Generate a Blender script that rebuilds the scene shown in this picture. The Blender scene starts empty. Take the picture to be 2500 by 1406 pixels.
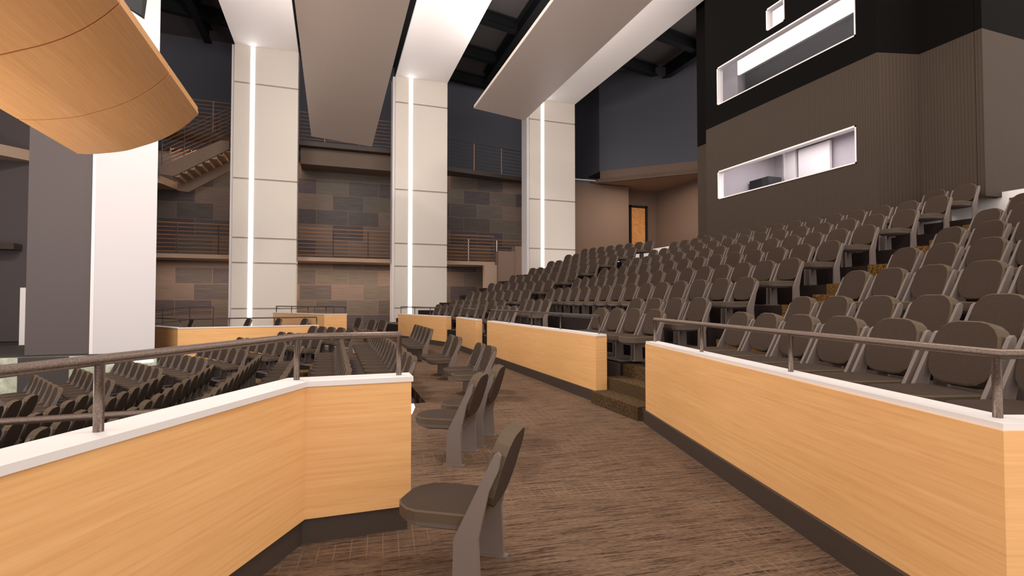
import bpy, math, random
from mathutils import Vector, Matrix
random.seed(7)
SC = bpy.context.scene
COL = SC.collection
PI = math.pi
cos, sin = math.cos, math.sin

# ------------------------------------------------------------------ materials
def lin(r, g, b):
    f = lambda c: (c/255/12.92) if c/255 <= .04045 else ((c/255+.055)/1.055)**2.4
    return (f(r), f(g), f(b), 1)

def mat(name, rgb=(128, 128, 128), rough=.6, metal=0., spec=.3, emit=None, estr=0.):
    m = bpy.data.materials.new(name); m.use_nodes = True
    b = m.node_tree.nodes['Principled BSDF']
    b.inputs['Base Color'].default_value = lin(*rgb)
    b.inputs['Roughness'].default_value = rough
    b.inputs['Metallic'].default_value = metal
    b.inputs['Specular IOR Level'].default_value = spec
    if emit:
        b.inputs['Emission Color'].default_value = lin(*emit)
        b.inputs['Emission Strength'].default_value = estr
    return m

def N(m, t): return m.node_tree.nodes.new(t)
def L(m, a, b): m.node_tree.links.new(a, b)
def coords(m, scale, rot=(0, 0, 0), kind='Object'):
    tc = N(m, 'ShaderNodeTexCoord'); mp = N(m, 'ShaderNodeMapping')
    mp.inputs['Scale'].default_value = scale; mp.inputs['Rotation'].default_value = rot
    L(m, tc.outputs[kind], mp.inputs['Vector']); return mp.outputs['Vector']
def noise(m, vec, scale=1., detail=3., rough=.55):
    n = N(m, 'ShaderNodeTexNoise'); n.inputs['Scale'].default_value = scale
    n.inputs['Detail'].default_value = detail; n.inputs['Roughness'].default_value = rough
    L(m, vec, n.inputs['Vector']); return n.outputs['Fac']
def ramp(m, fac, stops, const=False):
    r = N(m, 'ShaderNodeValToRGB'); cr = r.color_ramp
    if const: cr.interpolation = 'CONSTANT'
    while len(cr.elements) < len(stops): cr.elements.new(.5)
    for e, (p, c) in zip(cr.elements, stops):
        e.position = p; e.color = lin(*c)
    L(m, fac, r.inputs['Fac']); return r.outputs['Color']
def mix(m, fac, a, b, mode='MIX'):
    x = N(m, 'ShaderNodeMix'); x.data_type = 'RGBA'; x.blend_type = mode
    if isinstance(fac, float): x.inputs[0].default_value = fac
    else: L(m, fac, x.inputs[0])
    for v, i in ((a, 6), (b, 7)):
        if isinstance(v, tuple): x.inputs[i].default_value = lin(*v)
        else: L(m, v, x.inputs[i])
    return x.outputs[2]
def base(m, out): L(m, out, m.node_tree.nodes['Principled BSDF'].inputs['Base Color'])
def bump(m, fac, s=.2, dist=.01):
    b = N(m, 'ShaderNodeBump'); b.inputs['Strength'].default_value = s; b.inputs['Distance'].default_value = dist
    L(m, fac, b.inputs['Height']); L(m, b.outputs['Normal'], m.node_tree.nodes['Principled BSDF'].inputs['Normal'])

M = {}
def wood(name, scale, a, b, c):
    m = mat(name, rough=.5, spec=.25)
    n1 = noise(m, coords(m, scale), 1., 5., .6)
    n2 = noise(m, coords(m, tuple(s*.22 for s in scale)), 1., 3., .5)
    col = ramp(m, n1, [(.3, a), (.5, b), (.7, c)])
    base(m, mix(m, mixfac(m, n2), col, a)); return m
def mixfac(m, n):
    r = N(m, 'ShaderNodeMapRange'); r.inputs[1].default_value = .42; r.inputs[2].default_value = .75
    r.inputs[3].default_value = 0; r.inputs[4].default_value = .55; L(m, n, r.inputs[0]); return r.outputs[0]
M['maple'] = wood('maple_panel', (1.5, 1.5, 46), (213, 158, 101), (222, 170, 112), (228, 178, 122))
M['maple_soffit'] = wood('maple_soffit', (40, 1.2, 40), (206, 148, 94), (213, 157, 102), (219, 165, 110))
M['maple_seam'] = mat('canopy_seam', (150, 84, 46), .7)  # orange-brown joints between the canopy panels
M['maple_door'] = wood('maple_door', (9, 3, 9), (214, 140, 82), (232, 165, 100), (240, 182, 122))
M['cap'] = mat('white_cap', (216, 209, 205), .5)
M['plinth'] = mat('dark_plinth', (66, 55, 48), .55)
M['white'] = mat('white_paint', (243, 236, 233), .6)
M['pier'] = mat('pier_paint', (193, 186, 186), .6)
M['white_side'] = mat('white_side', (215, 208, 208), .6)
M['column'] = mat('column_panel', (210, 200, 189), .55)
M['groove'] = mat('column_groove', (158, 144, 138), .8)
M['led'] = mat('led_strip', (255, 255, 255), .5, emit=(246, 249, 255), estr=6.)
M['cloud'] = mat('cloud_panel', (196, 180, 170), .38, spec=.35)
M['navy'] = mat('navy_wall', (96, 97, 106), .85)
M['ceiling'] = mat('black_ceiling', (96, 90, 90), .9)
M['steel'] = mat('black_steel', (22, 23, 25), .75)
M['beige'] = mat('beige_wall', (128, 106, 92), .75)
M['soffit'] = mat('brown_soffit', (104, 88, 78), .8)
M['beige_lt'] = mat('beige_soffit', (172, 146, 126), .75)
M['grey'] = mat('grey_wall', (86, 77, 76), .8)
M['stage'] = mat('stage_black', (64, 58, 56), .7)
M['black_wall'] = mat('black_wall', (13, 10, 9), .9, spec=.08)
m = mat('ribbed_brown', (92, 76, 64), .8); M['brown'] = m
w = N(m, 'ShaderNodeTexWave'); w.bands_direction = 'DIAGONAL'; w.inputs['Scale'].default_value = 9.
L(m, coords(m, (1, 1, 0)), w.inputs['Vector'])
base(m, mix(m, .5, (64, 51, 41), ramp(m, w.outputs['Fac'], [(.2, (58, 46, 37)), (.8, (69, 56, 46))])))
bump(m, w.outputs['Fac'], .25, .01)
M['fabric'] = mat('seat_fabric', (94, 82, 71), .85, spec=.15)
m = M['fabric']; base(m, ramp(m, noise(m, coords(m, (90, 90, 90)), 1., 2.), [(.3, (58, 46, 38)), (.7, (65, 52, 43))]))
M['fabric_side'] = mat('seat_side_fabric', (86, 72, 58), .8, spec=.15)
M['plastic'] = mat('seat_standard', (112, 99, 92), .6)
M['shell'] = mat('seat_shell', (116, 106, 102), .6)
m = mat('brushed_rail', (168, 146, 132), .42, metal=.75); M['rail'] = m
n1 = noise(m, coords(m, (160, 160, 160)), 1., 2.); base(m, ramp(m, n1, [(.3, (88, 76, 69)), (.7, (124, 107, 97))])); bump(m, n1, .15, .002)
M['rail_brown'] = mat('bronze_rail', (150, 110, 84), .5, metal=.2)
M['rail_dark'] = mat('dark_rail', (84, 74, 70), .5, metal=.5)
m = mat('gold_carpet', (92, 68, 34), .95, spec=.05); M['gold'] = m
n1 = noise(m, coords(m, (60, 60, 60)), 1., 2.)
base(m, ramp(m, n1, [(.36, (50, 36, 20)), (.52, (94, 68, 35)), (.66, (136, 102, 56))]))
m = mat('speckled_step', (70, 60, 44), .95, spec=.05); M['speck'] = m
n1 = noise(m, coords(m, (85, 85, 85)), 1., 2.)
base(m, ramp(m, n1, [(.38, (48, 38, 28)), (.55, (80, 62, 42)), (.68, (122, 96, 64))]))
# plank carpet: streaks across the aisle, broken by thin pale tile lines
m = mat('aisle_carpet', (130, 105, 88), .95, spec=.05); M['carpet'] = m
v = coords(m, (1, 1, 1), (0, 0, math.radians(5.4)))
st = N(m, 'ShaderNodeMapping'); st.inputs['Scale'].default_value = (2.6, 38, 1); L(m, v, st.inputs['Vector'])
n1 = noise(m, st.outputs['Vector'], 1., 3., .6)
col = ramp(m, n1, [(.36, (46, 32, 25)), (.45, (92, 72, 57)), (.57, (118, 95, 76)), (.66, (58, 54, 43))])
st2 = N(m, 'ShaderNodeMapping'); st2.inputs['Scale'].default_value = (1.3, 14, 1); L(m, v, st2.inputs['Vector'])
n2 = noise(m, st2.outputs['Vector'], 1., 2.)
col = mix(m, mixfac(m, n2), col, (66, 44, 34))
st3 = N(m, 'ShaderNodeMapping'); st3.inputs['Scale'].default_value = (22, 120, 1); L(m, v, st3.inputs['Vector'])
n3 = noise(m, st3.outputs['Vector'], 1., 2.)
col = mix(m, .3, col, ramp(m, n3, [(.35, (40, 30, 24)), (.65, (136, 112, 92))]))
bt = N(m, 'ShaderNodeTexBrick'); bt.inputs['Scale'].default_value = 1.; bt.inputs['Mortar Size'].default_value = .0032
bt.inputs['Brick Width'].default_value = .1; bt.inputs['Row Height'].default_value = .055; bt.offset = .0; bt.squash = 1
L(m, v, bt.inputs['Vector'])
big = noise(m, coords(m, (.9, 2.2, 1)), 1., 1.)
gate = N(m, 'ShaderNodeMapRange'); gate.inputs[1].default_value = .5; gate.inputs[2].default_value = .6; L(m, big, gate.inputs[0])
mm = N(m, 'ShaderNodeMath'); mm.operation = 'MULTIPLY'; L(m, bt.outputs['Fac'], mm.inputs[0]); L(m, gate.outputs[0], mm.inputs[1])
base(m, mix(m, mm.outputs[0], col, (122, 99, 80)))
M['tier'] = mat('tier_carpet', (88, 77, 74), .95, spec=.05)
M['riser'] = mat('tier_riser', (44, 36, 34), .9, spec=.05)
m = mat('tile_wall', (104, 92, 84), .6); M['tile'] = m
tcv = coords(m, (1, 1, 1), (PI/2, 0, 0))
bt = N(m, 'ShaderNodeTexBrick'); bt.inputs['Scale'].default_value = 1.
bt.inputs['Brick Width'].default_value = 1.66; bt.inputs['Row Height'].default_value = .83; bt.inputs['Mortar Size'].default_value = .012
bt.inputs['Color1'].default_value = (0, 0, 0, 1); bt.inputs['Color2'].default_value = (1, 1, 1, 1); bt.inputs['Mortar'].default_value = (0, 0, 0, 1)
L(m, tcv, bt.inputs['Vector'])
tc = ramp(m, bt.outputs['Color'], [(0., (62, 55, 60)), (.3, (104, 88, 80)), (.58, (88, 80, 72)), (.8, (70, 64, 63))], True)
gr = noise(m, coords(m, (1.2, 1, 26)), 1., 2.)
tc = mix(m, .12, tc, ramp(m, gr, [(.3, (70, 60, 56)), (.7, (170, 150, 140))]))
base(m, mix(m, bt.outputs['Fac'], tc, (124, 98, 84)))
m = mat('stage_concrete', (176, 178, 158), .9); M['concrete'] = m
base(m, ramp(m, noise(m, coords(m, (5, 5, 5)), 1., 6., .7), [(.3, (140, 144, 122)), (.7, (196, 198, 178))]))
M['booth_in'] = mat('booth_interior', (196, 188, 190), .7)
M['booth_dark'] = mat('booth_dark', (36, 38, 43), .6)
M['ceiling_glow'] = mat('booth_ceiling_glow', (255, 255, 255), .5, emit=(255, 250, 246), estr=1.1)  # glow stands in for light on the plain white booth ceiling
m = bpy.data.materials.new('window_glass'); m.use_nodes = True; M['glass'] = m
nt = m.node_tree; nt.nodes.remove(nt.nodes['Principled BSDF'])
tr = nt.nodes.new('ShaderNodeBsdfTransparent'); gl = nt.nodes.new('ShaderNodeBsdfGlossy'); mx = nt.nodes.new('ShaderNodeMixShader')
gl.inputs['Roughness'].default_value = .02; mx.inputs[0].default_value = .02
tr.inputs[0].default_value = (.93, .93, .95, 1)
nt.links.new(tr.outputs[0], mx.inputs[1]); nt.links.new(gl.outputs[0], mx.inputs[2]); nt.links.new(mx.outputs[0], nt.nodes['Material Output'].inputs[0])

# ------------------------------------------------------------------ builders
class MB:
    def __init__(s): s.v = []; s.f = []; s.mi = []
    def add(s, vs, fs, mi=0):
        o = len(s.v); s.v += [tuple(v) for v in vs]
        s.f += [tuple(i+o for i in f) for f in fs]; s.mi += [mi]*len(fs); return s
    def prism(s, poly, z0, z1, mi=0, top=None):
        # poly counter-clockwise in plan
        a = sum(poly[i][0]*poly[(i+1) % len(poly)][1]-poly[(i+1) % len(poly)][0]*poly[i][1] for i in range(len(poly)))
        if a < 0: poly = poly[::-1]
        n = len(poly)
        vs = [(x, y, z0) for x, y in poly]+[(x, y, z1) for x, y in poly]
        s.add(vs, [tuple(range(n))[::-1]]+[(i, (i+1) % n, n+(i+1) % n, n+i) for i in range(n)], mi)
        s.add([(x, y, z1) for x, y in poly], [tuple(range(n))], mi if top is None else top)
        return s
    def box(s, x0, x1, y0, y1, z0, z1, mi=0, top=None):
        return s.prism([(x0, y0), (x1, y0), (x1, y1), (x0, y1)], z0, z1, mi, top)
    def extrude(s, prof, a, b, mi=0):
        # prof: list of 3D offsets (ring), from point a to b
        a = Vector(a); b = Vector(b); n = len(prof)
        vs = [a+Vector(p) for p in prof]+[b+Vector(p) for p in prof]
        return s.add(vs, [tuple(range(n))[::-1], tuple(range(n, 2*n))]+[(i, (i+1) % n, n+(i+1) % n, n+i) for i in range(n)], mi)
    def tube(s, pts, r, n=12, mi=0):
        pts = [Vector(p) for p in pts]; rings = []
        for i, p in enumerate(pts):
            d = (pts[min(i+1, len(pts)-1)]-pts[max(i-1, 0)]).normalized()
            if 0 < i < len(pts)-1:
                d1 = (pts[i]-pts[i-1]).normalized(); d2 = (pts[i+1]-pts[i]).normalized(); d = (d1+d2).normalized()
                k = 1/max(.35, d.dot(d1))
            else: k = 1
            up = Vector((0, 0, 1)) if abs(d.z) < .9 else Vector((1, 0, 0))
            a = d.cross(up).normalized(); b = a.cross(d).normalized()
            rings.append([p+(a*cos(2*PI*j/n)*k+b*sin(2*PI*j/n))*r for j in range(n)])
        vs = [v for r_ in rings for v in r_]; fs = []
        for i in range(len(rings)-1):
            for j in range(n):
                k2 = (j+1) % n; fs.append((i*n+j, i*n+k2, (i+1)*n+k2, (i+1)*n+j))
        fs += [tuple(range(n)), tuple(range((len(rings)-1)*n, len(rings)*n))[::-1]]
        return s.add(vs, fs, mi)
    def mesh(s, name, mats):
        me = bpy.data.meshes.new(name); me.from_pydata(s.v, [], s.f)
        for m_ in mats: me.materials.append(m_)
        me.polygons.foreach_set('material_index', s.mi)
        me.update(); return me
    def build(s, name, mats, parent=None, smooth=False):
        if not isinstance(mats, (list, tuple)): mats = [mats]
        me = s.mesh(name, mats)
        if smooth:
            for p in me.polygons: p.use_smooth = len(p.vertices) == 4
        o = bpy.data.objects.new(name, me); COL.objects.link(o)
        if parent: o.parent = parent; o.matrix_parent_inverse = parent.matrix_world.inverted()
        return o

def empty(name, loc=(0, 0, 0), rz=0):
    o = bpy.data.objects.new(name, None); COL.objects.link(o)
    o.location = loc; o.rotation_euler = (0, 0, rz)
    o.matrix_world = Matrix.Translation(loc) @ Matrix.Rotation(rz, 4, 'Z'); o.empty_display_size = .2
    return o
def tag(o, label, cat, group=None):
    o['label'] = label; o['category'] = cat
    if group: o['group'] = group
    return o
def struct(o): o['kind'] = 'structure'; return o

def offset(poly, d):
    # mitred offset of an open polyline to its left (d>0)
    out = []
    for i, p in enumerate(poly):
        p = Vector(p)
        n1 = n2 = None
        if i > 0:
            e = (p-Vector(poly[i-1])).normalized(); n1 = Vector((-e.y, e.x))
        if i < len(poly)-1:
            e = (Vector(poly[i+1])-p).normalized(); n2 = Vector((-e.y, e.x))
        if n1 is None: q = p+n2*d
        elif n2 is None: q = p+n1*d
        else:
            b = (n1+n2).normalized(); q = p+b*(d/b.dot(n1))
        out.append((q.x, q.y))
    return out
def strip(poly, d0, d1): return offset(poly, d0)+offset(poly, d1)[::-1]
def trim_line(poly, a, b):
    poly = [Vector(p) for p in poly]
    poly[0] = poly[0]+(poly[1]-poly[0]).normalized()*a
    poly[-1] = poly[-1]+(poly[-2]-poly[-1]).normalized()*b
    return [(p.x, p.y) for p in poly]

# ------------------------------------------------------------------ the seat
def rounded(w, h, r, n=4):
    pts = []
    for cx, cy, a0 in ((w/2-r, h/2-r, 0), (-w/2+r, h/2-r, PI/2), (-w/2+r, -h/2+r, PI), (w/2-r, -h/2+r, 1.5*PI)):
        for k in range(n+1):
            a = a0+k*PI/2/n; pts.append((cx+r*cos(a), cy+r*sin(a)))
    return pts
def seat_meshes():
    out = {}
    # cushion: hexagonal-fronted pad
    sq = [(-.225, -.02), (-.228, .31), (-.21, .37), (-.15, .44), (-.09, .47), (.09, .47), (.15, .44), (.21, .37), (.228, .31), (.225, -.02), (.18, -.07), (-.18, -.07)]
    b = MB(); n = len(sq)
    ins = [(x*.965, .19+(y-.19)*.965) for x, y in sq]
    z0, z1, z2 = .375, .428, .437
    vs = [(x, y, z0) for x, y in sq]+[(x, y, z1) for x, y in sq]+[(x, y, z2) for x, y in ins]
    side = [(i, (i+1) % n, n+(i+1) % n, n+i) for i in range(n)]+[(n+i, n+(i+1) % n, 2*n+(i+1) % n, 2*n+i) for i in range(n)]
    area = sum(sq[i][0]*sq[(i+1) % n][1]-sq[(i+1) % n][0]*sq[i][1] for i in range(n))
    fl = area < 0
    fs = [f[::-1] if fl else f for f in side]
    b.add(vs, fs, 1)
    top = tuple(range(2*n, 3*n)); b.f.append(top[::-1] if fl else top); b.mi.append(0)
    out['seat'] = b.mesh('seat', [M['fabric'], M['fabric_side']])
    # shell under the cushion, bulging down
    b = MB(); rings = [(1, .375), (.93, .345), (.75, .322), (.4, .312)]
    vs = [(x*k, .19+(y-.19)*k, z) for k, z in rings for x, y in sq]; fs = []
    for r_ in range(3):
        for i in range(n):
            f = (r_*n+i, r_*n+(i+1) % n, (r_+1)*n+(i+1) % n, (r_+1)*n+i); fs.append(f if fl else f[::-1])
    bt_ = tuple(range(3*n, 4*n)); fs.append(bt_ if fl else bt_[::-1])
    b.add(vs, fs); out['seat_shell'] = b.mesh('seat_shell', [M['shell']])
    # back pad
    th = math.radians(17); c, s_ = cos(th), sin(th); R_ = rounded(.455, .425, .15, 4); n = len(R_)
    cz, cy = .66, -.135
    def P(x, u, t): return (x, cy-u*s_+t*c, cz+u*c+t*s_)
    b = MB()
    lay = [(1, -.045), (1, .03), (.95, .042)]
    vs = [P(x*k, u*k, t) for k, t in lay for x, u in R_]
    fs = []
    for r_ in range(2):
        for i in range(n): fs.append((r_*n+i, r_*n+(i+1) % n, (r_+1)*n+(i+1) % n, (r_+1)*n+i)[::-1])
    b.add(vs, fs, 1)
    b.f.append(tuple(range(n))); b.mi.append(0); b.f.append(tuple(range(2*n, 3*n))[::-1]); b.mi.append(0)
    out['backrest'] = b.mesh('backrest', [M['fabric'], M['fabric_side']])
    prof = [(.08, .012), (.07, .32), (-.06, .585), (-.135, .74), (-.155, .78), (-.178, .795), (-.192, .775), (-.18, .70), (-.125, .58), (-.066, .32), (-.08, .012)]
    for sx, nm in ((-1, 'legL'), (1, 'legR')):
        b = MB(); x0, x1 = sx*.232, sx*.262
        vs = [(x0, y, z) for y, z in prof]+[(x1, y, z) for y, z in prof]; n = len(prof)
        fs = [(i, (i+1) % n, n+(i+1) % n, n+i) for i in range(n)]
        if sx > 0: fs = [f[::-1] for f in fs]
        fs += [tuple(range(n)) if sx > 0 else tuple(range(n))[::-1], tuple(range(n, 2*n))[::-1] if sx > 0 else tuple(range(n, 2*n))]
        b.add(vs, fs)
        b.box(min(x0, x1)-.012, max(x0, x1)+.012, -.105, .105, 0, .012)
        out[nm] = b.mesh('leg', [M['plastic']])
    for me in out.values():
        me.validate()
        import bmesh
        bm = bmesh.new(); bm.from_mesh(me); bmesh.ops.recalc_face_normals(bm, faces=bm.faces); bm.to_mesh(me); bm.free()
    return out
SEAT = seat_meshes()
def place_seat(x, y, z, rz, label, group):
    t = empty('auditorium_seat', (x, y, z), rz)
    tag(t, label, 'seat', group)
    for k, nm in (('seat', 'seat'), ('seat_shell', 'seat_shell'), ('backrest', 'backrest'), ('legL', 'leg'), ('legR', 'leg')):
        o = bpy.data.objects.new(nm, SEAT[k]); COL.objects.link(o); o.parent = t
    return t
def seat_mass(name, spots, label, cat):
    # the farthest bank as one object
    v = []; f = []; mi = []; mats = [M['fabric'], M['fabric_side'], M['shell'], M['plastic']]
    for x, y, z, rz in spots:
        T = Matrix.Translation((x, y, z)) @ Matrix.Rotation(rz, 4, 'Z')
        for k, me in SEAT.items():
            o = len(v); v += [tuple(T @ a.co) for a in me.vertices]
            for p in me.polygons:
                f.append(tuple(i+o for i in p.vertices)); mi.append(mats.index(me.materials[p.material_index]))
    me = bpy.data.meshes.new(name); me.from_pydata(v, [], f)
    for m_ in mats: me.materials.append(m_)
    me.polygons.foreach_set('material_index', mi)
    o = bpy.data.objects.new(name, me); COL.objects.link(o); tag(o, label, cat); o['kind'] = 'stuff'; return o

ORD = ['first', 'second', 'third', 'fourth', 'fifth', 'sixth', 'seventh', 'eighth', 'ninth', 'tenth', 'eleventh', 'twelfth', 'thirteenth', 'fourteenth', 'fifteenth', 'sixteenth', 'seventeenth']
def line_pt(d, h, s): return (d*cos(h)+sin(h)*s, -d*sin(h)+cos(h)*s)

# upper bank -------------------------------------------------------
ZU = [.60, .79, 1.157, 1.526, 1.896, 2.264, 2.629, 2.991, 3.339]
HN, HF, PIT = .261, -.253, 1.072
dM = lambda k: 4.819+PIT*(k-1)-.2
dN = lambda k: 3.254+PIT*(k-1)-.2
dF = lambda k: 8.678+PIT*(k-1)-.2
def row(d, h, s0, p, n, z, lab, group, skip=()):
    for i in range(n):
        if i in skip: continue
        x, y = line_pt(d, h, s0+p*i); place_seat(x, y, z, PI/2-h, lab(i), group)
gM = 'seats of the middle raised bank'
rowM = {3: (7.17, 15.70, 15), 4: (7.20, 15.91, 16), 5: (7.26, 15.96, 15), 6: (7.34, 16.13, 16), 7: (7.27, 16.10, 15), 8: (7.30, 16.29, 16)}
def labM(k): return lambda i: f'dark brown seat, {ORD[i]} from the gold stairs, {ORD[k-1]} row of the middle raised bank'
for k, (a, b, n) in rowM.items(): row(dM(k), 0, a, (b-a)/(n-1), n, ZU[k-1], labM(k), gM)
row(4.82, 0, 7.12, .59, 4, ZU[0], lambda i: f'dark brown seat, {ORD[i]} from the gold stairs, front row behind the long low wall', gM)
row(dM(1)+.05, 0, 13.57, .598, 4, ZU[0], lambda i: f'dark seat, {ORD[i]} past the dark recess, front row of the middle raised bank', gM)
row(dM(2), 0, 7.10, .629, 4, ZU[1], labM(2), gM)
row(dM(2), 0, 13.59, .617, 4, ZU[1], lambda i: f'dark seat, {ORD[i]} past the dark recess, second row of the middle raised bank', gM)
row(dM(9), 0, 7.38, .60, 2, ZU[8], lambda i: f'dark brown seat, {ORD[i]} from the gold stairs, back row in the booth alcove', gM)
row(dM(9), 0, 16.04, .60, 1, ZU[8], lambda i: 'dark seat half hidden at the far corner of the brown booth wall', gM)
gN = 'seats of the nearest raised bank'
for k, (s, p, n) in enumerate([(5.92, .567, 7), (6.35, .63, 6), (6.76, .6, 6), (7.12, .611, 5), (7.47, .626, 4), (7.85, .6, 3), (8.2, .6, 3), (8.55, .6, 2), (8.9, .6, 2)], 1):
    row(dN(k), HN, s, -p, n, ZU[k-1], (lambda k: lambda i: f'dark brown seat, {ORD[i]} from the gold stairs, {ORD[k-1]} row of the nearest raised bank')(k), gN)
spots = []
for k in range(1, 10):
    s0 = {1: 15.22, 2: 15.28, 3: 15.09, 4: 15.14, 5: 15.02}.get(k, 15.0); p = {1: .577, 2: .606}.get(k, .588); n = 7 if k < 3 else 8
    for i in range(n):
        x, y = line_pt(dF(k)+(.36 if k == 1 else .10 if k == 2 else 0), HF, s0+p*i); spots.append((x, y, ZU[k-1], PI/2-HF))
seat_mass('far_bank_seats', spots, 'block of small dark seats in the far raised bank beyond the second aisle', 'seats')

# lower (orchestra) ------------------------------------------------
ZL = lambda i: 0 if i == 0 else max(-.15-.17*(i-1), -1.17)
gL = 'seats of the lower middle block'
farY = [16.1, 15.6, 15.1, 14.66, 14.27, 14.09, 13.3, 13.1]
for i in range(1, 9):
    n = int((farY[i-1]-8.2)/.59)+1
    for j in range(n):
        place_seat(1.07-1.0*(i-1), farY[i-1]-.59*j, ZL(i), PI/2, f'dark seat, {ORD[j]} from its far end, {ORD[i-1]} row down in the lower middle block', gL)
HL = math.radians(-31); gF = 'seats of the lower far block'
E = [(.63, 17.59), (-.37, 17.25), (-1.37, 16.92), (-2.37, 16.58), (-3.29, 16.12), (-4.21, 15.64), (-5.01, 14.97), (-5.67, 14.08)]
for i, ((x, y), n) in enumerate(zip(E, [5, 5, 6, 6, 6, 7, 7, 6]), 1):
    x -= .2*cos(HL); y += .2*sin(HL)*1
    for j in range(n):
        place_seat(x+sin(HL)*.59*j, y+cos(HL)*.59*j, ZL(i), PI/2-HL, f'dark seat, {ORD[j]} from its near end, {ORD[i-1]} row down in the lower far block', gF)
gP = 'seats on the carpeted aisle level'
place_seat(.83, 2.92, 0, PI/2-math.radians(33), 'large dark seat nearest the camera, beside the end of the near low wall', gP)
place_seat(1.27, 5.145, 0, PI/2-math.radians(32), 'nearer seat of the second pair on the aisle carpet', gP)
place_seat(1.645, 5.69, 0, PI/2-math.radians(31), 'farther seat of the second pair on the aisle carpet', gP)
for y, lb in ((8.1, 'nearer seat of the pair on the carpet by the steps opening'), (8.72, 'farther seat of the pair on the carpet by the steps opening'),
              (10.42, 'nearer seat of the third pair along the carpeted aisle'), (11.03, 'farther seat of the third pair along the carpeted aisle')):
    place_seat(2.3, y, 0, PI/2, lb, gP)
for j in range(5): place_seat(2.33, 13.75+.61*j, 0, PI/2, f'dark seat, {ORD[j]} from the near end of the row of five on the carpet', gP)
for j, (x, y, lb) in enumerate([(1.75, 20.4, 'nearer seat of the far pair on the carpet before the tiled wall'), (1.4, 21.0, 'farther seat of the far pair on the carpet before the tiled wall'), (1.0, 23.4, 'single far seat on the carpet just past the corner low wall')]):
    place_seat(x, y, 0, PI/2-HL, lb, gP)
for x, y, lb in ((-1.2, 23.3, 'seat top behind the far low wall, rightmost of four'), (-2.25, 23.7, 'seat top behind the far low wall, second from the right'), (-3.45, 24.1, 'seat top behind the far low wall, before the glowing column'), (-5.7, 24.9, 'seat top behind the far low wall, leftmost, before the tiled wall')):
    place_seat(x, y, 0, PI/2-HL, lb, gP)

# ------------------------------------------------------------------ floors and tiers
aisle = [(-2.6, -3), (7, -3), (3.05, 1.2), (4.3, 5.7), (4.3, 17.2), (2.6, 24.5), (14, 28), (14, 33), (-6.8, 33), (-6.8, 23.2), (-6.35, 22.2), (-5.0, 20.3), (-.45, 20.9), (1.45, 17.2), (1.42, 8.12), (1.22, 8.08), (1.2, 7.8), (1.09, 7.35), (.3, 6.1), (.3, 3.9), (-.3, 3.9), (-2.6, -.2)]
struct(MB().prism(aisle, -.14, 0).build('floor', M['carpet']))
struct(MB().box(-14, 4.6, -2, 33, -1.4, -1.3).build('floor', M['tier']))
c31, s31 = cos(math.radians(31)), sin(math.radians(31))
def lowline(dm, df, dn):
    # N / M / F edge line of a lower tier
    yF = (df-dm*c31)/s31; yN = (dn-dm*c31)/(-s31)
    far = (dm-6*s31, yF+6*c31); near = (dm-6.5*s31, yN-6.5*c31)
    return [near, (dm, yN), (dm, yF), far]
for i in range(1, 9):
    a = 1.42-1.0*(i-1); z = ZL(i)
    e1 = lowline(a, 9.95-1.03*(i-1), -2.82-1.03*(i-1)); e0 = lowline(a-(1.0 if i < 8 else 1.6), 9.95-1.03*i-(0 if i < 8 else .6), -2.82-1.03*i)
    if i == 1: pass
    struct(MB().prism(e1+e0[::-1], -1.4, z, 1, 0).build('floor', [M['tier'], M['riser']]))
def upline(dm, dn, df, ext=9, extn=7.5):
    yN = (dm*cos(HN)-dn)/sin(HN); yF = (df-dm*cos(HF))/(-sin(HF))
    nx, ny = .332, .943; sN = (2.8*nx+1.64*ny-dn*(cos(HN)*nx-sin(HN)*ny))/(sin(HN)*nx+cos(HN)*ny)
    return [line_pt(dn, HN, sN), (dm, yN), (dm, yF), (dm+sin(HF)*ext, yF+cos(HF)*ext)]
for k in range(1, 10):
    off = .52; f = lambda kk: (dM(kk)-off, dN(kk)-off, dF(kk)-off+.06)
    a = list(f(k)); b = list(f(k+1)) if k < 9 else [x+1.1 for x in f(9)]
    if k == 1:
        e1 = upline(4.17, 2.50, 8.16)
        m0 = MB(); e2 = upline(*b)
        # leave the opening of the three entry steps and the recess
        N_ = [e1[0], e1[1]]; yo0, yo1, yr0, yr1 = 5.86, 7.44, 9.35, 13.1
        m0.prism([e1[0], e1[1], (4.17, yo0), (b[0], yo0), e2[1], e2[0]], 0, ZU[0], 1, 0)
        m0.prism([(4.86, yo0), (4.86, yo1), (b[0], yo1), (b[0], yo0)], 0, ZU[0], 1, 0)
        m0.prism([(4.52, yo1), (4.52, 7.92), (b[0], 7.92), (b[0], yo1)], 0, ZU[0], 1, 0)
        m0.prism([(4.2, 7.92), (4.2, yr0), (b[0], yr0), (b[0], 7.92)], 0, ZU[0], 1, 0)
        m0.prism([(4.17, yr1), e1[2], e1[3], e2[3], e2[2], (b[0], yr1)], 0, ZU[0], 1, 0)
        struct(m0.build('floor', [M['tier'], M['riser']]))
    elif k == 2:
        e1 = upline(*a); e2 = upline(*b); m0 = MB()
        m0.prism([e1[0], e1[1], (a[0], 9.35), (b[0], 9.35), e2[1], e2[0]], 0, ZU[1], 1, 0)
        m0.prism([(a[0], 13.1), e1[2], e1[3], e2[3], e2[2], (b[0], 13.1)], 0, ZU[1], 1, 0)
        struct(m0.build('floor', [M['tier'], M['riser']]))
    else:
        struct(MB().prism(upline(*a)+upline(*b)[::-1], 0, ZU[k-1], 1, 0).build('floor', [M['tier'], M['riser']]))
struct(MB().box(14.05, 22, 3, 31, 3.0, 3.34).build('floor', M['tier']))
# dark recess (wheelchair bay) behind the long parapet
o = MB().box(6.25, 6.32, 9.4, 13.05, 0, 1.15).build('trim_1', M['stage']); struct(o)
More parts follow.
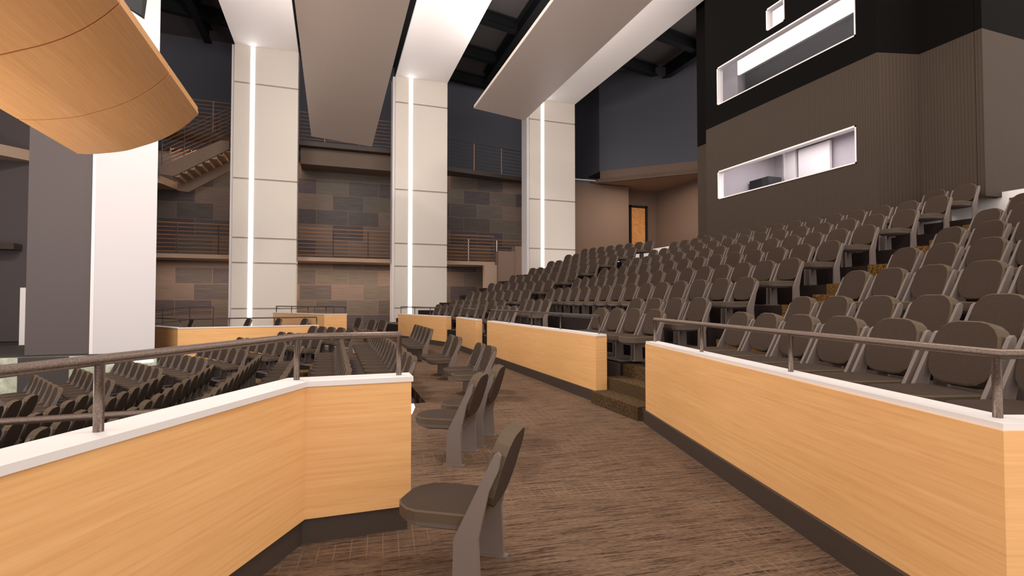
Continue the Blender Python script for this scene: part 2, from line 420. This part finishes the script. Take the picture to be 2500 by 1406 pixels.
# gold stair between the banks
st = empty('aisle_stair', (4.2, 6.0, 0)); tag(st, 'gold carpeted stairs climbing between the nearest and middle raised banks', 'stairs')
for k in range(1, 9):
    x0 = dM(k)-.52; x1 = dM(k+1)-.52; y0 = 5.62+.045*(x0-4); y1 = 6.72+.02*(x0-4); zb, zt = ZU[k-1], ZU[k]; zm = (zb+zt)/2
    if k == 1: x0 = 4.9; zm = zt
    MB().box(x0, x1+.01, y0, y1, zb-.1, zb+.012).build('step', M['gold'], st)
    if k > 1: MB().box(x1-.36, x1+.01, y0, y1, zb, zm+.006).build('step', M['gold'], st)
    # carpet turned up over the riser
    MB().box(x1-.02, x1, y0, y1, zm, zt+.012).build('step', M['gold'], st)
MB().box(dM(9)-.52, 14.2, 5.9, 6.85, ZU[8]-.1, ZU[8]+.012).build('step', M['gold'], st)
MB().box(13.85, 14.2, 5.9, 6.85, ZU[8], ZU[8]+.5).build('step', M['gold'], st)
# gold stair beyond the middle bank
st = empty('aisle_stair', (4.2, 16.6, 0)); tag(st, 'narrow far stairs between the middle and far raised banks', 'stairs')
for k in range(3, 10):
    x0 = dM(k)-.52; x1 = x0+PIT; y0 = 16.62+.02*x0; zb = ZU[k-1]; wd_ = .25+.16*(x0-5.5)
    MB().box(x0, x1, y0, y0+wd_, zb-.1, zb+.012).build('step', M['gold'], st)
    if k < 9: MB().box(x1-.36, x1, y0, y0+wd_, zb, (zb+ZU[k])/2).build('step', M['gold'], st)
# entry steps in the opening of the parapet
st = empty('entry_steps', (3.95, 6.6, 0)); tag(st, 'three speckled brown steps in the gap between the right low walls', 'steps')
MB().prism([(3.86, 5.93), (4.3, 5.86), (4.3, 7.24), (3.87, 7.24)], 0, .185).build('step', M['speck'], st)
MB().prism([(4.2, 5.86), (4.2, 7.40), (4.62, 7.40), (4.62, 5.86)], 0, .37).build('step', M['speck'], st)
MB().prism([(4.56, 5.86), (4.56, 7.42), (4.85, 7.42), (4.85, 5.86)], 0, .555).build('step', M['speck'], st)
MB().box(4.46, 4.515, 7.43, 7.95, .0, .57).build('side_panel', M['plinth'], st)
MB().box(3.93, 4.1, 5.83, 5.925, 0, .175).build('side_panel', M['plinth'], st)
# lower stairs patches
for (sy, lab) in ((1, 'gold carpeted lower stairs between the middle and far lower blocks'),):
    st = empty('aisle_stair', (1.0, 17, 0)); tag(st, lab, 'stairs')
    for i in range(1, 8):
        x0 = 1.42-1.0*i; y = farY[i-1]+.42
        MB().box(x0, x0+.99, y, y+.62, ZL(i)-.1, ZL(i)+.012).build('step', M['gold'], st)
        MB().box(x0+.68, x0+.99, y, y+.62, ZL(i), ZL(i)+.09).build('step', M['gold'], st)
# white curb edges of the aisle platform
e = lowline(1.42, 9.95, -2.82)
struct(MB().prism(strip([(1.42, 16.9), e[2], (e[2][0]-4.4*s31, e[2][1]+4.4*c31)], -.02, .06), -.16, .006).build('trim_2', M['white']))
struct(MB().prism([(1.09, 7.35), (1.2, 7.8), (1.22, 8.08), (.62, 8.08), (.62, 7.6), (.3, 6.1)], -.16, .006).build('trim_3', M['white']))

# ------------------------------------------------------------------ low walls with caps and rails
def parapet(label, line, th=.2, z0=0., cap=1.07, group='wood panelled low walls'):
    e = empty('low_wall', (line[0][0], line[0][1], z0)); tag(e, label, 'low wall', group)
    MB().prism(strip(line, 0, th), z0+.17, cap-.03).build('wood_panel', M['maple'], e)
    MB().prism(strip(trim_line(line, .02, .02), .03, th-.03), z0, z0+.17).build('plinth', M['plinth'], e)
    MB().prism(strip(trim_line(line, -.012, -.012), -.012, th+.012), cap-.034, cap).build('cap', M['cap'], e)
    # shadow gap lines of the panel corners
    return e
def railing(label, line, posts, top, foot, r=.023, m='rail', group='handrails on the low walls', rp=.019):
    e = empty('handrail', (line[0][0], line[0][1], foot)); tag(e, label, 'handrail', group)
    MB().tube([(x, y, top) for x, y in line], r).build('rail', M[m], e, True)
    for x, y in posts: MB().tube([(x, y, foot-.002), (x, y, top-.01)], rp).build('post', M[m], e, True)
def even(line, n):
    # n evenly spaced points along a straight line
    (a, b), (c, d) = line[0], line[-1]
    return [(a+(c-a)*i/(n-1), b+(d-b)*i/(n-1)) for i in range(n)]

LN = [(-2.47, -.50), (-.155, 3.65), (.534, 3.65)]
parapet('wood low wall nearest the camera at left, with a bent corner', LN)
cl = offset(LN, .1); u = Vector((cl[0][0]-cl[1][0], cl[0][1]-cl[1][1])).normalized()
cl2 = [cl[0], cl[1], (cl[2][0]-.06, cl[2][1])]
railing('steel handrail along the nearest left low wall', cl2, [(cl[1][0]+u.x*1.39, cl[1][1]+u.y*1.39), (cl[1][0]+u.x*2.9, cl[1][1]+u.y*2.9), (cl[1][0]-.005, cl[1][1]), (cl[2][0]-.075, cl[2][1])], 1.36, 1.07)
# right near one (panel faces the aisle: the wall lies to the right of the line)
RN = [(5.2, .52), (2.73, 1.39), (3.91, 5.81)]
parapet('long wood low wall at right, running to the speckled steps', RN, th=-.2)
cr = offset(RN, -.11)
dr = Vector((cr[2][0]-cr[1][0], cr[2][1]-cr[1][1])).normalized(); L_ = (Vector(cr[2])-Vector(cr[1])).length
ps = [(cr[1][0]+dr.x*t, cr[1][1]+dr.y*t) for t in (.02, 1.54, 3.04, L_-.06)]
railing('steel handrail along the long right low wall', [cr[0], cr[1], ps[-1]], ps+[(cr[1][0]+1.4, cr[1][1]-.49)], 1.36, 1.07)
for lab, ln, n in (('wood low wall just past the speckled steps', [(3.98, 7.28), (3.98, 13.35)], 5), ('short wood low wall, middle of the far three', [(3.95, 14.4), (3.95, 16.9)], 3), ('farthest wood low wall along the right of the aisle', [(3.80, 17.75), (2.66, 22.1)], 4)):
    parapet(lab, ln, th=-.2)
    c_ = trim_line(offset(ln, -.1), .07, .07)
    railing(lab.replace('wood low wall', 'dark handrail on the low wall').replace('short dark', 'short'), c_, even(c_, n), 1.36, 1.07, .02, 'rail_dark', rp=.014)
# far corner parapet and the lower one before it
FB = [(-2.6, 26.6), (-.28, 22.5), (.6, 22.5)]
parapet('far bent wood low wall in front of the tiled wall', FB)
c_ = offset(FB, .1); a_ = trim_line([c_[0], c_[1]], .1, 0)
railing('dark handrail on the far bent low wall', [a_[0], a_[1], (c_[2][0]-.06, c_[2][1])], even(a_, 4)+[(c_[2][0]-.06, c_[2][1])], 1.36, 1.07, .022, 'rail_dark', rp=.018)
FA = [(-6.2, 22.0), (-4.9, 20.1), (-.46, 20.7)]
parapet('long far wood low wall beside the big white pier', FA, z0=-1.17, cap=.70)
c_ = offset(FA, .1); b_ = trim_line([c_[1], c_[2]], 0, .06)
railing('dark handrail on the long far low wall', [c_[0], c_[1], b_[1]], [c_[0]]+even(b_, 4), .99, .70, .022, 'rail_dark', rp=.018)
# low handrail past the near wall
e = empty('handrail', (-3, 4, -1.0)); tag(e, 'lower steel handrail seen just over the near low wall', 'handrail', 'handrails on the low walls')
MB().tube([(-3.6, 4.02, .86), (-.45, 4.02, .86)], .023).build('rail', M['rail'], e, True)
for x in (-3.5, -2.0, -.5): MB().tube([(x, 4.02, -.95), (x, 4.02, .85)], .019).build('post', M['rail'], e, True)
# ramp rails behind far corner
for yy, lab in ((27.6, 'thin ramp handrail beyond the far bent low wall'), (25.6, 'thin ramp handrail beside the far white column')):
    e = empty('ramp_railing', (0, yy, 0)); tag(e, lab, 'railing')
    x1 = .1 if yy > 27 else -4.9
    for z in (1.35, 1.2, 1.0, .8):
        MB().tube([(x1-3.4, yy, z-.3), (x1-.9, yy, z), (x1, yy, z)], .016, 6).build('rail', M['rail_dark'] if z > 1.25 or z < .9 else M['rail_brown'], e)
    for x in (x1-1.9, x1-.9, x1): MB().tube([(x, yy, -.02), (x, yy, 1.35)], .02, 6).build('post', M['rail_dark'], e)

# ------------------------------------------------------------------ columns, ceiling beams, clouds
YC = 26.6
cols = [('white column with a glowing strip, left of the three', -4.38, -1.62, 13.64, 'left'), ('white column with a glowing strip, middle of the three', 3.02, 5.72, 13.2, 'middle'), ('white column with a glowing strip, right of the three', 10.42, 13.23, 13.02, 'right')]
for lab, x0, x1, zt, pos in cols:
    e = empty('column', ((x0+x1)/2, YC, 0)); tag(e, lab, 'column', 'lit columns along the far wall')
    b = MB(); gz = [-.2, 1.24, 3.38, 4.55, 7.33, 11.85, zt]
    led0, led1 = x0+.68, x0+.87
    for a, c_ in zip(gz[:-1], gz[1:]):
        lo = a+.035; hi = c_-(.035 if c_ != zt else 0)
        b.box(x0, led0, YC, YC+.9, lo, hi); b.box(led1, x1, YC, YC+.9, lo, hi)
    b.build('panel', M['column'], e)
    MB().box(x0+.01, x1-.01, YC+.03, YC+.86, -.2, zt-.01).build('groove', M['groove'], e)
    MB().box(led0+.01, led1-.01, YC-.012, YC+.03, 0, zt-.05).build('light_strip', M['led'], e)
    MB().box(x0-.13, x0, YC+.12, YC+.95, -.2, zt).build('side_panel', M['white_side'], e)
    e = empty('ceiling_beam', ((x0+x1)/2, 12, zt)); tag(e, f'broad white ceiling beam running out from the {pos} column', 'beam', 'broad white ceiling beams')
    MB().box(x0, x1, -4, YC+.9, zt, zt+.12).build('underside', M['white'], e)
    MB().box(x0+.04, x1-.04, -4, YC+.9, zt+.12, zt+1.3).build('beam_body', M['steel'], e)
for lab, x0, x1, za, zb in (('taupe ceiling panel hanging between the left and middle beams', -.87, 1.60, 8.54, 8.35), ('taupe ceiling panel hanging between the middle and right beams', 6.2, 8.73, 10.62, 10.35)):
    e = MB()
    pr = [(x0, -4, za), (x1, -4, zb), (x1, 23, zb), (x0, 23, za)]
    t = .14
    vs = pr+[(x, y, z+t) for x, y, z in pr]
    e.add(vs, [(0, 3, 2, 1), (4, 5, 6, 7), (0, 1, 5, 4), (1, 2, 6, 5), (2, 3, 7, 6), (3, 0, 4, 7)])
    o = e.build('ceiling_cloud', M['cloud']); tag(o, lab, 'ceiling panel', 'hanging ceiling panels')

# wood proscenium reflector
e = empty('wood_canopy', (-4, 13, 5)); tag(e, 'curved maple canopy hanging at the upper left', 'canopy')
prof = [(-5.02, 4.67), (-4.74, 4.69), (-4.23, 4.80), (-3.94, 4.92), (-3.63, 5.07), (-3.34, 5.26), (-3.07, 5.50), (-2.84, 5.77)]
def dense(p, k=5):
    out = []
    for i in range(len(p)-1):
        p0, p1, p2, p3 = (Vector(p[max(0, min(len(p)-1, j))]) for j in (i-1, i, i+1, i+2))
        for t in [j/k for j in range(k)]:
            q = .5*((2*p1)+(p2-p0)*t+(2*p0-5*p1+4*p2-p3)*t*t+(3*p1-p0-3*p2+p3)*t**3); out.append((q.x, q.y))
    return out+[p[-1]]
prof = dense(prof, 4)
ys = [13.0, 10.85, 8.5, 6.15, 3.8]
for a, c_ in zip(ys[:-1], ys[1:]):
    b = MB(); y0, y1 = a-.02, c_+.02
    if a == 13.0: y0 = a
    low = prof; up = [(x-.02, z+.16) for x, z in prof]; ring = low+up[::-1]; n = len(ring)
    b.extrude([(x, 0, z) for x, z in ring], (0, y0, 0), (0, y1, 0))
    b.build('canopy_panel', M['maple_soffit'], e)
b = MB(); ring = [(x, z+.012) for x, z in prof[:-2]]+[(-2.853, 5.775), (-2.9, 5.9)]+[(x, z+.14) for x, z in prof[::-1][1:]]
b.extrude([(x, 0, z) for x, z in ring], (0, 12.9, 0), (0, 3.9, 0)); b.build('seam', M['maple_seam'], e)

# proscenium pier and wall
o = MB().prism([(-6.93, 19.2), (-5.31, 19.2), (-5.45, 19.5), (-6.93, 19.5)], -.03, 15.2).build('white_pier', M['pier']); tag(o, 'tall white pier left of the far low wall', 'pier')
struct(MB().box(-7.02, -6.93, 19.19, 19.5, -.05, 16.4).build('trim_4', M['white_side']))
struct(MB().box(-8.62, -7.02, 19.25, 19.55, -.02, 16.4).build('wall_stage', M['grey']))
struct(MB().box(-16, -5.2, 19.09, 20.0, -1.4, -.03).build('floor', M['stage']))
struct(MB().box(-16, -6.9, 20.0, 33, -1.4, -.03).build('floor', M['stage']))
struct(MB().box(-5.0, -4.85, 22.1, 25, 0, .01).build('trim_5', M['white']))
# stage front
e = empty('stage_facade', (-9, 19.0, -1.3)); tag(e, 'pale stone stage front with a dark panel, below the grey wall', 'stage facade')
MB().box(-16, -5.2, 19.02, 19.08, -1.3, -.06).build('stone_panel', M['concrete'], e)
MB().box(-8.65, -7.45, 18.97, 19.02, -1.3, -.06).build('dark_panel', M['stage'], e)
MB().box(-16, -9.42, 18.7, 19.02, -1.3, -.06).build('dark_panel', M['stage'], e)
MB().box(-9.42, -9.27, 18.94, 19.02, -1.25, -.15).build('light_strip', M['led'], e)
MB().box(-6.9, -5.3, 18.98, 19.02, -.31, -.26).build('light_strip', M['led'], e)

# ------------------------------------------------------------------ far wall, walkways
struct(MB().box(-16, 13.15, 30, 30.2, -1.4, 9.35).build('wall_far', M['tile']))
struct(MB().box(-16, 27, 33, 33.2, 0, 16.6).build('wall_far_upper', M['navy']))
struct(MB().box(-16, 16, 30, 33, 9.35, 9.5).build('floor', M['navy']))
struct(MB().box(-18, 30, 6, 33.2, 16.5, 16.7).build('ceiling', M['ceiling']))
struct(MB().box(-16.2, -16, 14, 33.2, -1.4, 16.6).build('wall_left', M['grey']))
struct(MB().box(-16, -8.6, 25.8, 26, 0, 9.3).build('wall_wing', M['grey']))
def guard(name, label, a, b, zf, ztop, posts, rails=8, mrail='rail_brown', mpost='rail_dark', r=.022, group='walkway railings'):
    e = empty(name, (a[0], a[1], zf)); tag(e, label, 'railing', group)
    a, b = Vector((a[0], a[1], 0)), Vector((b[0], b[1], 0))
    for k in range(rails):
        z = zf+.12+(ztop-zf-.12)*k/(rails-1)
        MB().tube([a+Vector((0, 0, z)), b+Vector((0, 0, z))], r*(1.5 if k == rails-1 else 1), 6).build('rail', M[mrail], e)
    for k in range(posts):
        p = a+(b-a)*k/(posts-1); MB().tube([p+Vector((0, 0, zf)), p+Vector((0, 0, ztop))], .03, 6).build('post', M[mpost], e)
o = MB().box(-15.9, 8.88, 28.2, 29.98, 3.66, 3.86).build('walkway', M['beige_lt']); tag(o, 'beige lower walkway slab running across the tiled wall', 'walkway')
guard('walkway_railing', 'bronze railing on the lower walkway across the tiled wall', (-15.8, 28.28), (8.85, 28.28), 3.86, 5.34, 15)
guard('walkway_railing', 'pale inner railing at the right end of the lower walkway', (5.9, 29.6), (11.2, 29.6), 3.86, 5.3, 4, 8, 'rail_brown', 'white')
# upper catwalk
o = MB().box(-15.9, 5.85, 28.2, 29.4, 9.62, 9.86).build('catwalk', M['plinth']); tag(o, 'dark upper catwalk slab behind the left and middle columns', 'catwalk')
guard('catwalk_railing', 'thin railing on the upper catwalk behind the left column', (-15.8, 28.25), (3.0, 28.25), 9.86, 11.35, 12, 8, 'rail_brown', 'rail_brown', .014)
o = MB().prism([(5.9, 28.2), (13.1, 29.6), (13.1, 29.95), (5.9, 29.4)], 8.95, 9.18).build('catwalk', M['plinth']); tag(o, 'dark upper catwalk slab between the middle and right columns', 'catwalk')
guard('catwalk_railing', 'thin railing on the upper catwalk between the middle and right columns', (5.95, 28.27), (13.1, 29.65), 9.18, 10.75, 5, 8, 'rail_dark', 'rail_brown', .014)
o = MB().box(-1.6, 4.0, 28.6, 29.98, 8.75, 9.6).build('soffit_box', M['soffit']); o.name = 'trim_soffit'; struct(o)  # brown soffit box under the upper catwalk
# stair with sawtooth underside
e = empty('upper_stair', (-6, 28.6, 7)); tag(e, 'beige stair flight with sawtooth underside at the upper left', 'stairs')
def para(y0, y1, pts, m_, nm):
    b = MB(); n = len(pts)
    vs = [(x, y0, z) for x, z in pts]+[(x, y1, z) for x, z in pts]
    b.add(vs, [tuple(range(n)), tuple(range(n, 2*n))[::-1]]+[(i, i+n, (i+1) % n+n, (i+1) % n) for i in range(n)]); return b.build(nm, m_, e)
para(28.0, 28.1, [(-7.68, 7.55), (-7.1, 7.5), (-4.79, 9.02), (-4.79, 9.42), (-5.15, 9.42), (-7.68, 7.92)], M['beige'], 'stringer')
para(29.4, 29.5, [(-7.3, 7.1), (-6.8, 7.05), (-4.2, 8.8), (-4.2, 9.4), (-4.7, 9.4), (-7.3, 7.6)], M['beige'], 'stringer')
for k in range(8):
    x = -7.2+.31*k; z = 7.5+.2*k
    para(28.1, 29.4, [(x, z), (x+.31, z), (x+.31, z+.2), (x+.27, z+.2), (x+.27, z+.04), (x, z+.04)], M['beige_lt'], 'step')
o = MB().prism([(-10, 28.3), (-7.72, 28.3), (-7.32, 29.95), (-10, 29.95)], 7.2, 7.55).build('landing', M['beige_lt']); tag(o, 'small beige stair landing beside the white pier, upper left', 'landing')
for k, nm in enumerate(('thin sloping railing of the beige upper stair, near side', 'thin sloping railing of the beige upper stair, far side')):
    e = empty('stair_railing', (-6, 28+k, 8)); tag(e, nm, 'railing'); y = 28.05+1.35*k
    for j in range(7):
        MB().tube([(-7.6, y, 8.1+.2*j), (-4.0, y, 10.35+.2*j)], .014, 6).build('rail', M['rail_brown'], e)
    for x in (-7.6, -6.7, -5.6): MB().tube([(x, y, 7.9+(x+7.6)*.62), (x, y, 9.35+(x+7.6)*.62)], .018, 6).build('post', M['rail_dark'], e)
# left edge: wing wall ledges
o = MB().box(-15.9, -11.7, 25.2, 25.79, 3.62, 3.86).build('ledge', M['plinth']); o.name = 'trim_ledge'; struct(o)  # dark ledge on the wing wall
o = MB().prism([(-15.9, 24.2), (-12.3, 24.6), (-11.2, 25.79), (-15.9, 25.79)], 7.2, 7.62).build('balcony', [M['beige_lt']]); tag(o, 'beige balcony underside at the upper left edge', 'balcony')
o = MB().box(-10.92, -10.76, 24.0, 24.12, -.03, 2.1).build('white_post', M['white']); tag(o, 'thin white post at the left edge beside the grey wall', 'post')

# right rear: beige rooms
b = MB()
b.box(13.2, 18.8, 30, 30.2, 0, 9.35); b.box(18.8, 18.95, 30, 31.2, 0, 9.4); b.box(18.8, 22.0, 31.2, 31.4, 0, 9.4)
struct(b.build('wall_rear', M['beige']))
struct(MB().box(21.95, 22.1, 14, 31.3, 0, 9.6).build('wall_right', M['beige']))
struct(MB().prism([(16.5, 29.5), (22.1, 24.1), (23, 24.1), (23, 31.5), (16.5, 31.5)], 9.4, 9.62).build('ceiling', M['beige_lt']))
struct(MB().prism([(16.5, 29.5), (22.1, 24.1), (22.1, 24.3), (16.6, 29.7)], 9.35, 10.1).build('trim_6', M['beige']))
struct(MB().prism([(16.5, 29.6), (22.1, 24.2), (28, 24.2), (28, 33), (16.5, 33)], 10.1, 16.5).build('wall_right_upper', M['navy']))
struct(MB().box(13.1, 16.4, 29.9, 30.0, 9.52, 9.58).build('trim_7', M['white']))
e = empty('door_1', (20.4, 31.1, 5)); struct(e)
MB().box(19.86, 21.0, 31.12, 31.18, 4.2, 8.2).build('door_leaf', M['maple_door'], e)
b = MB(); b.box(19.72, 19.84, 31.02, 31.2, 4.2, 8.35); b.box(21.02, 21.14, 31.02, 31.2, 4.2, 8.35); b.box(19.72, 21.14, 31.02, 31.2, 8.23, 8.35); b.build('door_frame', M['booth_dark'], e)
o = MB().box(8.9, 9.9, 27.6, 28.19, 0, 4.45).build('beige_partition', M['beige']); tag(o, 'narrow beige partition at the end of the lower walkway', 'partition')
o = MB().box(9.9, 12.2, 27.55, 28.19, 0, 4.75).build('beige_partition', M['beige']); tag(o, 'broad beige partition left of the right column', 'partition')
o = MB().box(8.15, 8.9, 27.9, 28.19, 2.0, 3.66).build('beige_bulkhead', M['beige_lt']); o.name = 'trim_bulkhead'; struct(o)  # beige bulkhead at the right end of the lower walkway
o = MB().box(8.4, 8.85, 28.5, 28.6, 0, 2.4).build('door_2', M['maple_door']); struct(o)
# white low wall along the back
struct(MB().box(14.3, 14.45, 3.5, 30, 3.0, 4.07).build('trim_8', M['white']))

# ------------------------------------------------------------------ control booth
X0 = 12.62; YA, YB = 8.78, 14.88
def wall_x(x, ya, yb, za, zb, holes, m_, nm, th=.15):
    # wall on plane x with rectangular holes (y0,y1,z0,z1)
    ysl = sorted({ya, yb, *[h[0] for h in holes], *[h[1] for h in holes]}); zs = sorted({za, zb, *[h[2] for h in holes], *[h[3] for h in holes]})
    b = MB()
    for y0, y1 in zip(ysl[:-1], ysl[1:]):
        for z0, z1 in zip(zs[:-1], zs[1:]):
            if any(h[0] <= y0 and y1 <= h[1] and h[2] <= z0 and z1 <= h[3] for h in holes): continue
            b.box(x, x+th, y0, y1, z0, z1)
    return struct(b.build(nm, m_))
ZS = 7.73
wl = (9.33, 14.3, 5.12, 6.1); wu = (9.3, 14.29, 8.40, 9.72); ws = (11.46, 12.13, 9.93, 10.62)
wall_x(X0, YA, YB, 3.0, ZS, [wl], M['brown'], 'wall_booth')
wall_x(X0, YA, YB, ZS, 16.5, [wu, ws], M['black_wall'], 'wall_booth_upper')
for z0, z1, m_ in ((3.0, ZS, 'brown'), (ZS, 16.5, 'black_wall')):
    b = MB()
    b.prism([(X0, YA), (13.72, 8.5), (13.8, 8.6), (X0+.1, YA+.1)], z0, z1)
    b.prism([(13.72, 8.5), (13.72, 7.35), (13.86, 7.35), (13.86, 8.5)], z0 if z0 > 3.1 else 3.95, z1)
    b.prism([(13.72, 7.2), (19, 7.2), (19, 7.34), (13.72, 7.34)], z0 if z0 > 3.1 else 3.95, z1)
    b.box(13.7, 13.85, YB+.001, 16.66, z0, z1); b.box(X0+.16, 13.9, YB-.14, YB, z0, z1)
    struct(b.build('wall_booth_return' if z0 < 4 else 'wall_booth_return_upper', M[m_]))
# interior rooms
def room(x0, x1, y0, y1, z0, z1, nm, m_):
    b = MB()
    for v_ in (((x1, y0, z0), (x1, y1, z0), (x1, y1, z1), (x1, y0, z1)), ((x0, y0, z0), (x0, y0, z1), (x1, y0, z1), (x1, y0, z0)), ((x0, y1, z0), (x1, y1, z0), (x1, y1, z1), (x0, y1, z1)), ((x0, y0, z0), (x1, y0, z0), (x1, y1, z0), (x0, y1, z0)), ((x0, y0, z1), (x0, y1, z1), (x1, y1, z1), (x1, y0, z1))):
        b.add(v_, [(0, 1, 2, 3)])
    return struct(b.build(nm, m_))
room(X0+.15, 15.6, 9.0, 14.7, 4.0, 7.0, 'wall_booth_lower_room', M['booth_in'])
pl = [(X0+.15, 9.0), (16.4, 9.0), (16.4, 16.5), (13.9, 16.5), (13.9, 14.7), (X0+.15, 14.7)]; b = MB()
for p, q in zip(pl[:-1], pl[1:]): b.add([(p[0], p[1], 7.8), (q[0], q[1], 7.8), (q[0], q[1], 10.9), (p[0], p[1], 10.9)], [(0, 1, 2, 3)])
b.add([(x, y, 7.8) for x, y in pl], [tuple(range(6))]); b.add([(x, y, 10.9) for x, y in pl], [tuple(range(6))])
struct(b.build('wall_booth_upper_room', M['booth_in']))
o = MB().prism([(12.85, 9.05), (15.6, 9.05), (15.6, 16.4), (14.0, 16.4), (14.0, 14.6), (12.85, 14.6)], 10.80, 10.86).build('white_ceiling_glow', M['ceiling_glow']); tag(o, 'white ceiling inside the upper booth, brightness given by its own glow', 'ceiling light')
o = MB().box(15.82, 15.9, 9.1, 16.3, 7.85, 10.85).build('dark_screen', M['booth_dark']); tag(o, 'dark panel on the back wall of the upper booth', 'panel')
o = MB().box(14.3, 14.9, 13.75, 14.6, 4.01, 5.95).build('equipment_cabinet', M['booth_dark']); tag(o, 'dark cabinet inside the lower booth window', 'cabinet')
o = MB().box(15.4, 15.5, 12.3, 13.5, 5.2, 6.9).build('white_board', M['white']); tag(o, 'wide white board inside the lower booth window', 'board')
o = MB().box(15.4, 15.5, 13.62, 14.1, 5.2, 6.95).build('white_board', M['white']); tag(o, 'narrow white board inside the lower booth window, left of the wide one', 'board')
o = MB().tube([(14.2, 12.2, 8.8), (14.2, 12.2, 9.25)], .05).build('pendant', M['white']); tag(o, 'small white pendant inside the upper booth', 'pendant')
def window(nm, y0, y1, z0, z1):
    e = empty(nm, (X0, y0, z0)); struct(e); b = MB(); t = .045
    b.box(X0-.02, X0+.2, y0, y1, z1-t, z1); b.box(X0-.02, X0+.2, y0, y1, z0, z0+.035); b.box(X0-.02, X0+.2, y1-t, y1, z0, z1); b.box(X0-.02, X0+.2, y0, y0+.03, z0, z1)
    b.build('window_frame', M['white'], e)
    MB().box(X0+.1, X0+.104, y0+.02, y1-t, z0+.03, z1-t).build('window_pane', M['glass'], e)
window('window_1', *wl); window('window_2', *wu); window('window_3', *ws)

# ------------------------------------------------------------------ roof steel
def joist(lab, a, b, w=.36, z0=15.75, z1=16.4):
    o = MB().prism(strip([a, b], -w/2, w/2), z0, z0+.07).prism(strip([a, b], -.04, .04), z0+.07, z1-.07).prism(strip([a, b], -w/2, w/2), z1-.07, z1).build('roof_beam', M['steel'])
    tag(o, lab, 'steel beam', 'black steel roof beams')
nms = ['eighth', 'seventh', 'sixth', 'fifth', 'fourth', 'third', 'second', 'first']
for k, c0 in enumerate((9.3, 12.8, 16.3, 19.8, 23.3, 27.0, 30.4)):
    joist(f'black roof beam crossing the ceiling, {nms[k+1]} from the far wall', (-15, c0-3), (24 if c0 < 29 else 12, c0+.2*(24 if c0 < 29 else 12)))
for x, lab in ((-6.4, 'black roof beam running lengthwise above the left column'), (9.2, 'black roof beam running lengthwise near the right hanging panel'), (19.6, 'black roof beam running lengthwise above the far raised seats')):
    joist(lab, (x, 12), (x, 31.2), z0=15.5, z1=16.3)
o = MB().add([(-4.95, 14.9, 9.6), (-4.5, 14.9, 9.6), (-4.5, 15.3, 9.6), (-4.95, 15.3, 9.6), (-5.0, 14.95, 8.95), (-4.55, 15.0, 8.75), (-4.55, 15.2, 8.75)], [(0, 1, 2, 3), (0, 4, 5, 1), (1, 5, 6, 2), (2, 6, 4, 3), (3, 4, 0), (4, 6, 5)]).build('light_fixture', M['steel']); tag(o, 'dark angular fixture above the wood canopy, before the white pier', 'fixture')

# ------------------------------------------------------------------ light
wd = bpy.data.worlds.new('world'); SC.world = wd; wd.use_nodes = True
wd.node_tree.nodes['Background'].inputs[0].default_value = (1.0, .93, .88, 1)
wd.node_tree.nodes['Background'].inputs[1].default_value = 2.0
def area(nm, loc, size, power, rgb=(1, .94, .88), rot=(0, 0, 0), sy=None):
    l = bpy.data.lights.new(nm, 'AREA'); l.shape = 'RECTANGLE' if sy else 'SQUARE'; l.size = size
    if sy: l.size_y = sy
    l.energy = power; l.color = rgb
    o = bpy.data.objects.new(nm, l); COL.objects.link(o); o.location = loc; o.rotation_euler = rot; return o
for x, y in ((-.2, 8), (-.2, 17), (6.5, 3), (7.5, 17)):
    area('overhead_fill', (x, y, 13.6), 2.2, 600)  # added soft fill from overhead, not fixtures of the hall
for x, z in ((-.2, 8.75), (7.4, 10.85)):
    area('beam_underside_fill', (x, 10, z), 1.6, 1150, (1, .96, .94), (PI, 0, 0), 22)  # added upward fill that brightens the beam undersides
area('tile_wall_fill', (-1, 29.2, 9.2), .5, 260, (1, .78, .6), (0, 0, 0), 1).scale = (30, 1, 1)  # added wash that brightens the tiled wall, no fitting there
area('under_walkway_fill', (-1, 28.6, 3.6), .3, 420, (1, .78, .6), (0, 0, 0), .5).scale = (50, 1, 1)  # added fill for the dim tiles below the walkway slab
area('rear_room_light', (18, 26.5, 9.2), 2.0, 260, (1, .82, .68), (0, 0, 0))
area('booth_light', (14, 11.8, 6.9), 2.0, 120, (1, .95, .96), (0, 0, 0), 4)
area('upper_booth_light', (14.6, 11.8, 10.8), 2.0, 60, (1, .97, .97), (0, 0, 0), 4)

area('canopy_fill', (-7.9, 8.4, -1.05), 3, 700, (1, .92, .84), (PI, 0, 0), 6)  # added unseen fill from below, brightens the canopy underside
area('overhead_fill', (-6, 11, 13.6), 2.5, 1500)  # extra overhead fill added to lift the dark lower seats

# ------------------------------------------------------------------ camera
cam = bpy.data.cameras.new('camera'); co = bpy.data.objects.new('camera', cam); COL.objects.link(co)
cam.sensor_width = 36; cam.lens = 18.0; cam.clip_start = .05; cam.clip_end = 200
th = math.atan(440/1250); pt = math.atan(32/1250)
F = Vector((sin(th)*cos(pt), cos(th)*cos(pt), sin(pt)))
co.location = (0, 0, 1.6); co.rotation_euler = F.to_track_quat('-Z', 'Y').to_euler()
SC.camera = co
vs_ = SC.view_settings; vs_.view_transform = 'Standard'; vs_.look = 'None'; vs_.gamma = 1; vs_.use_curve_mapping = False; vs_.exposure = 0.0
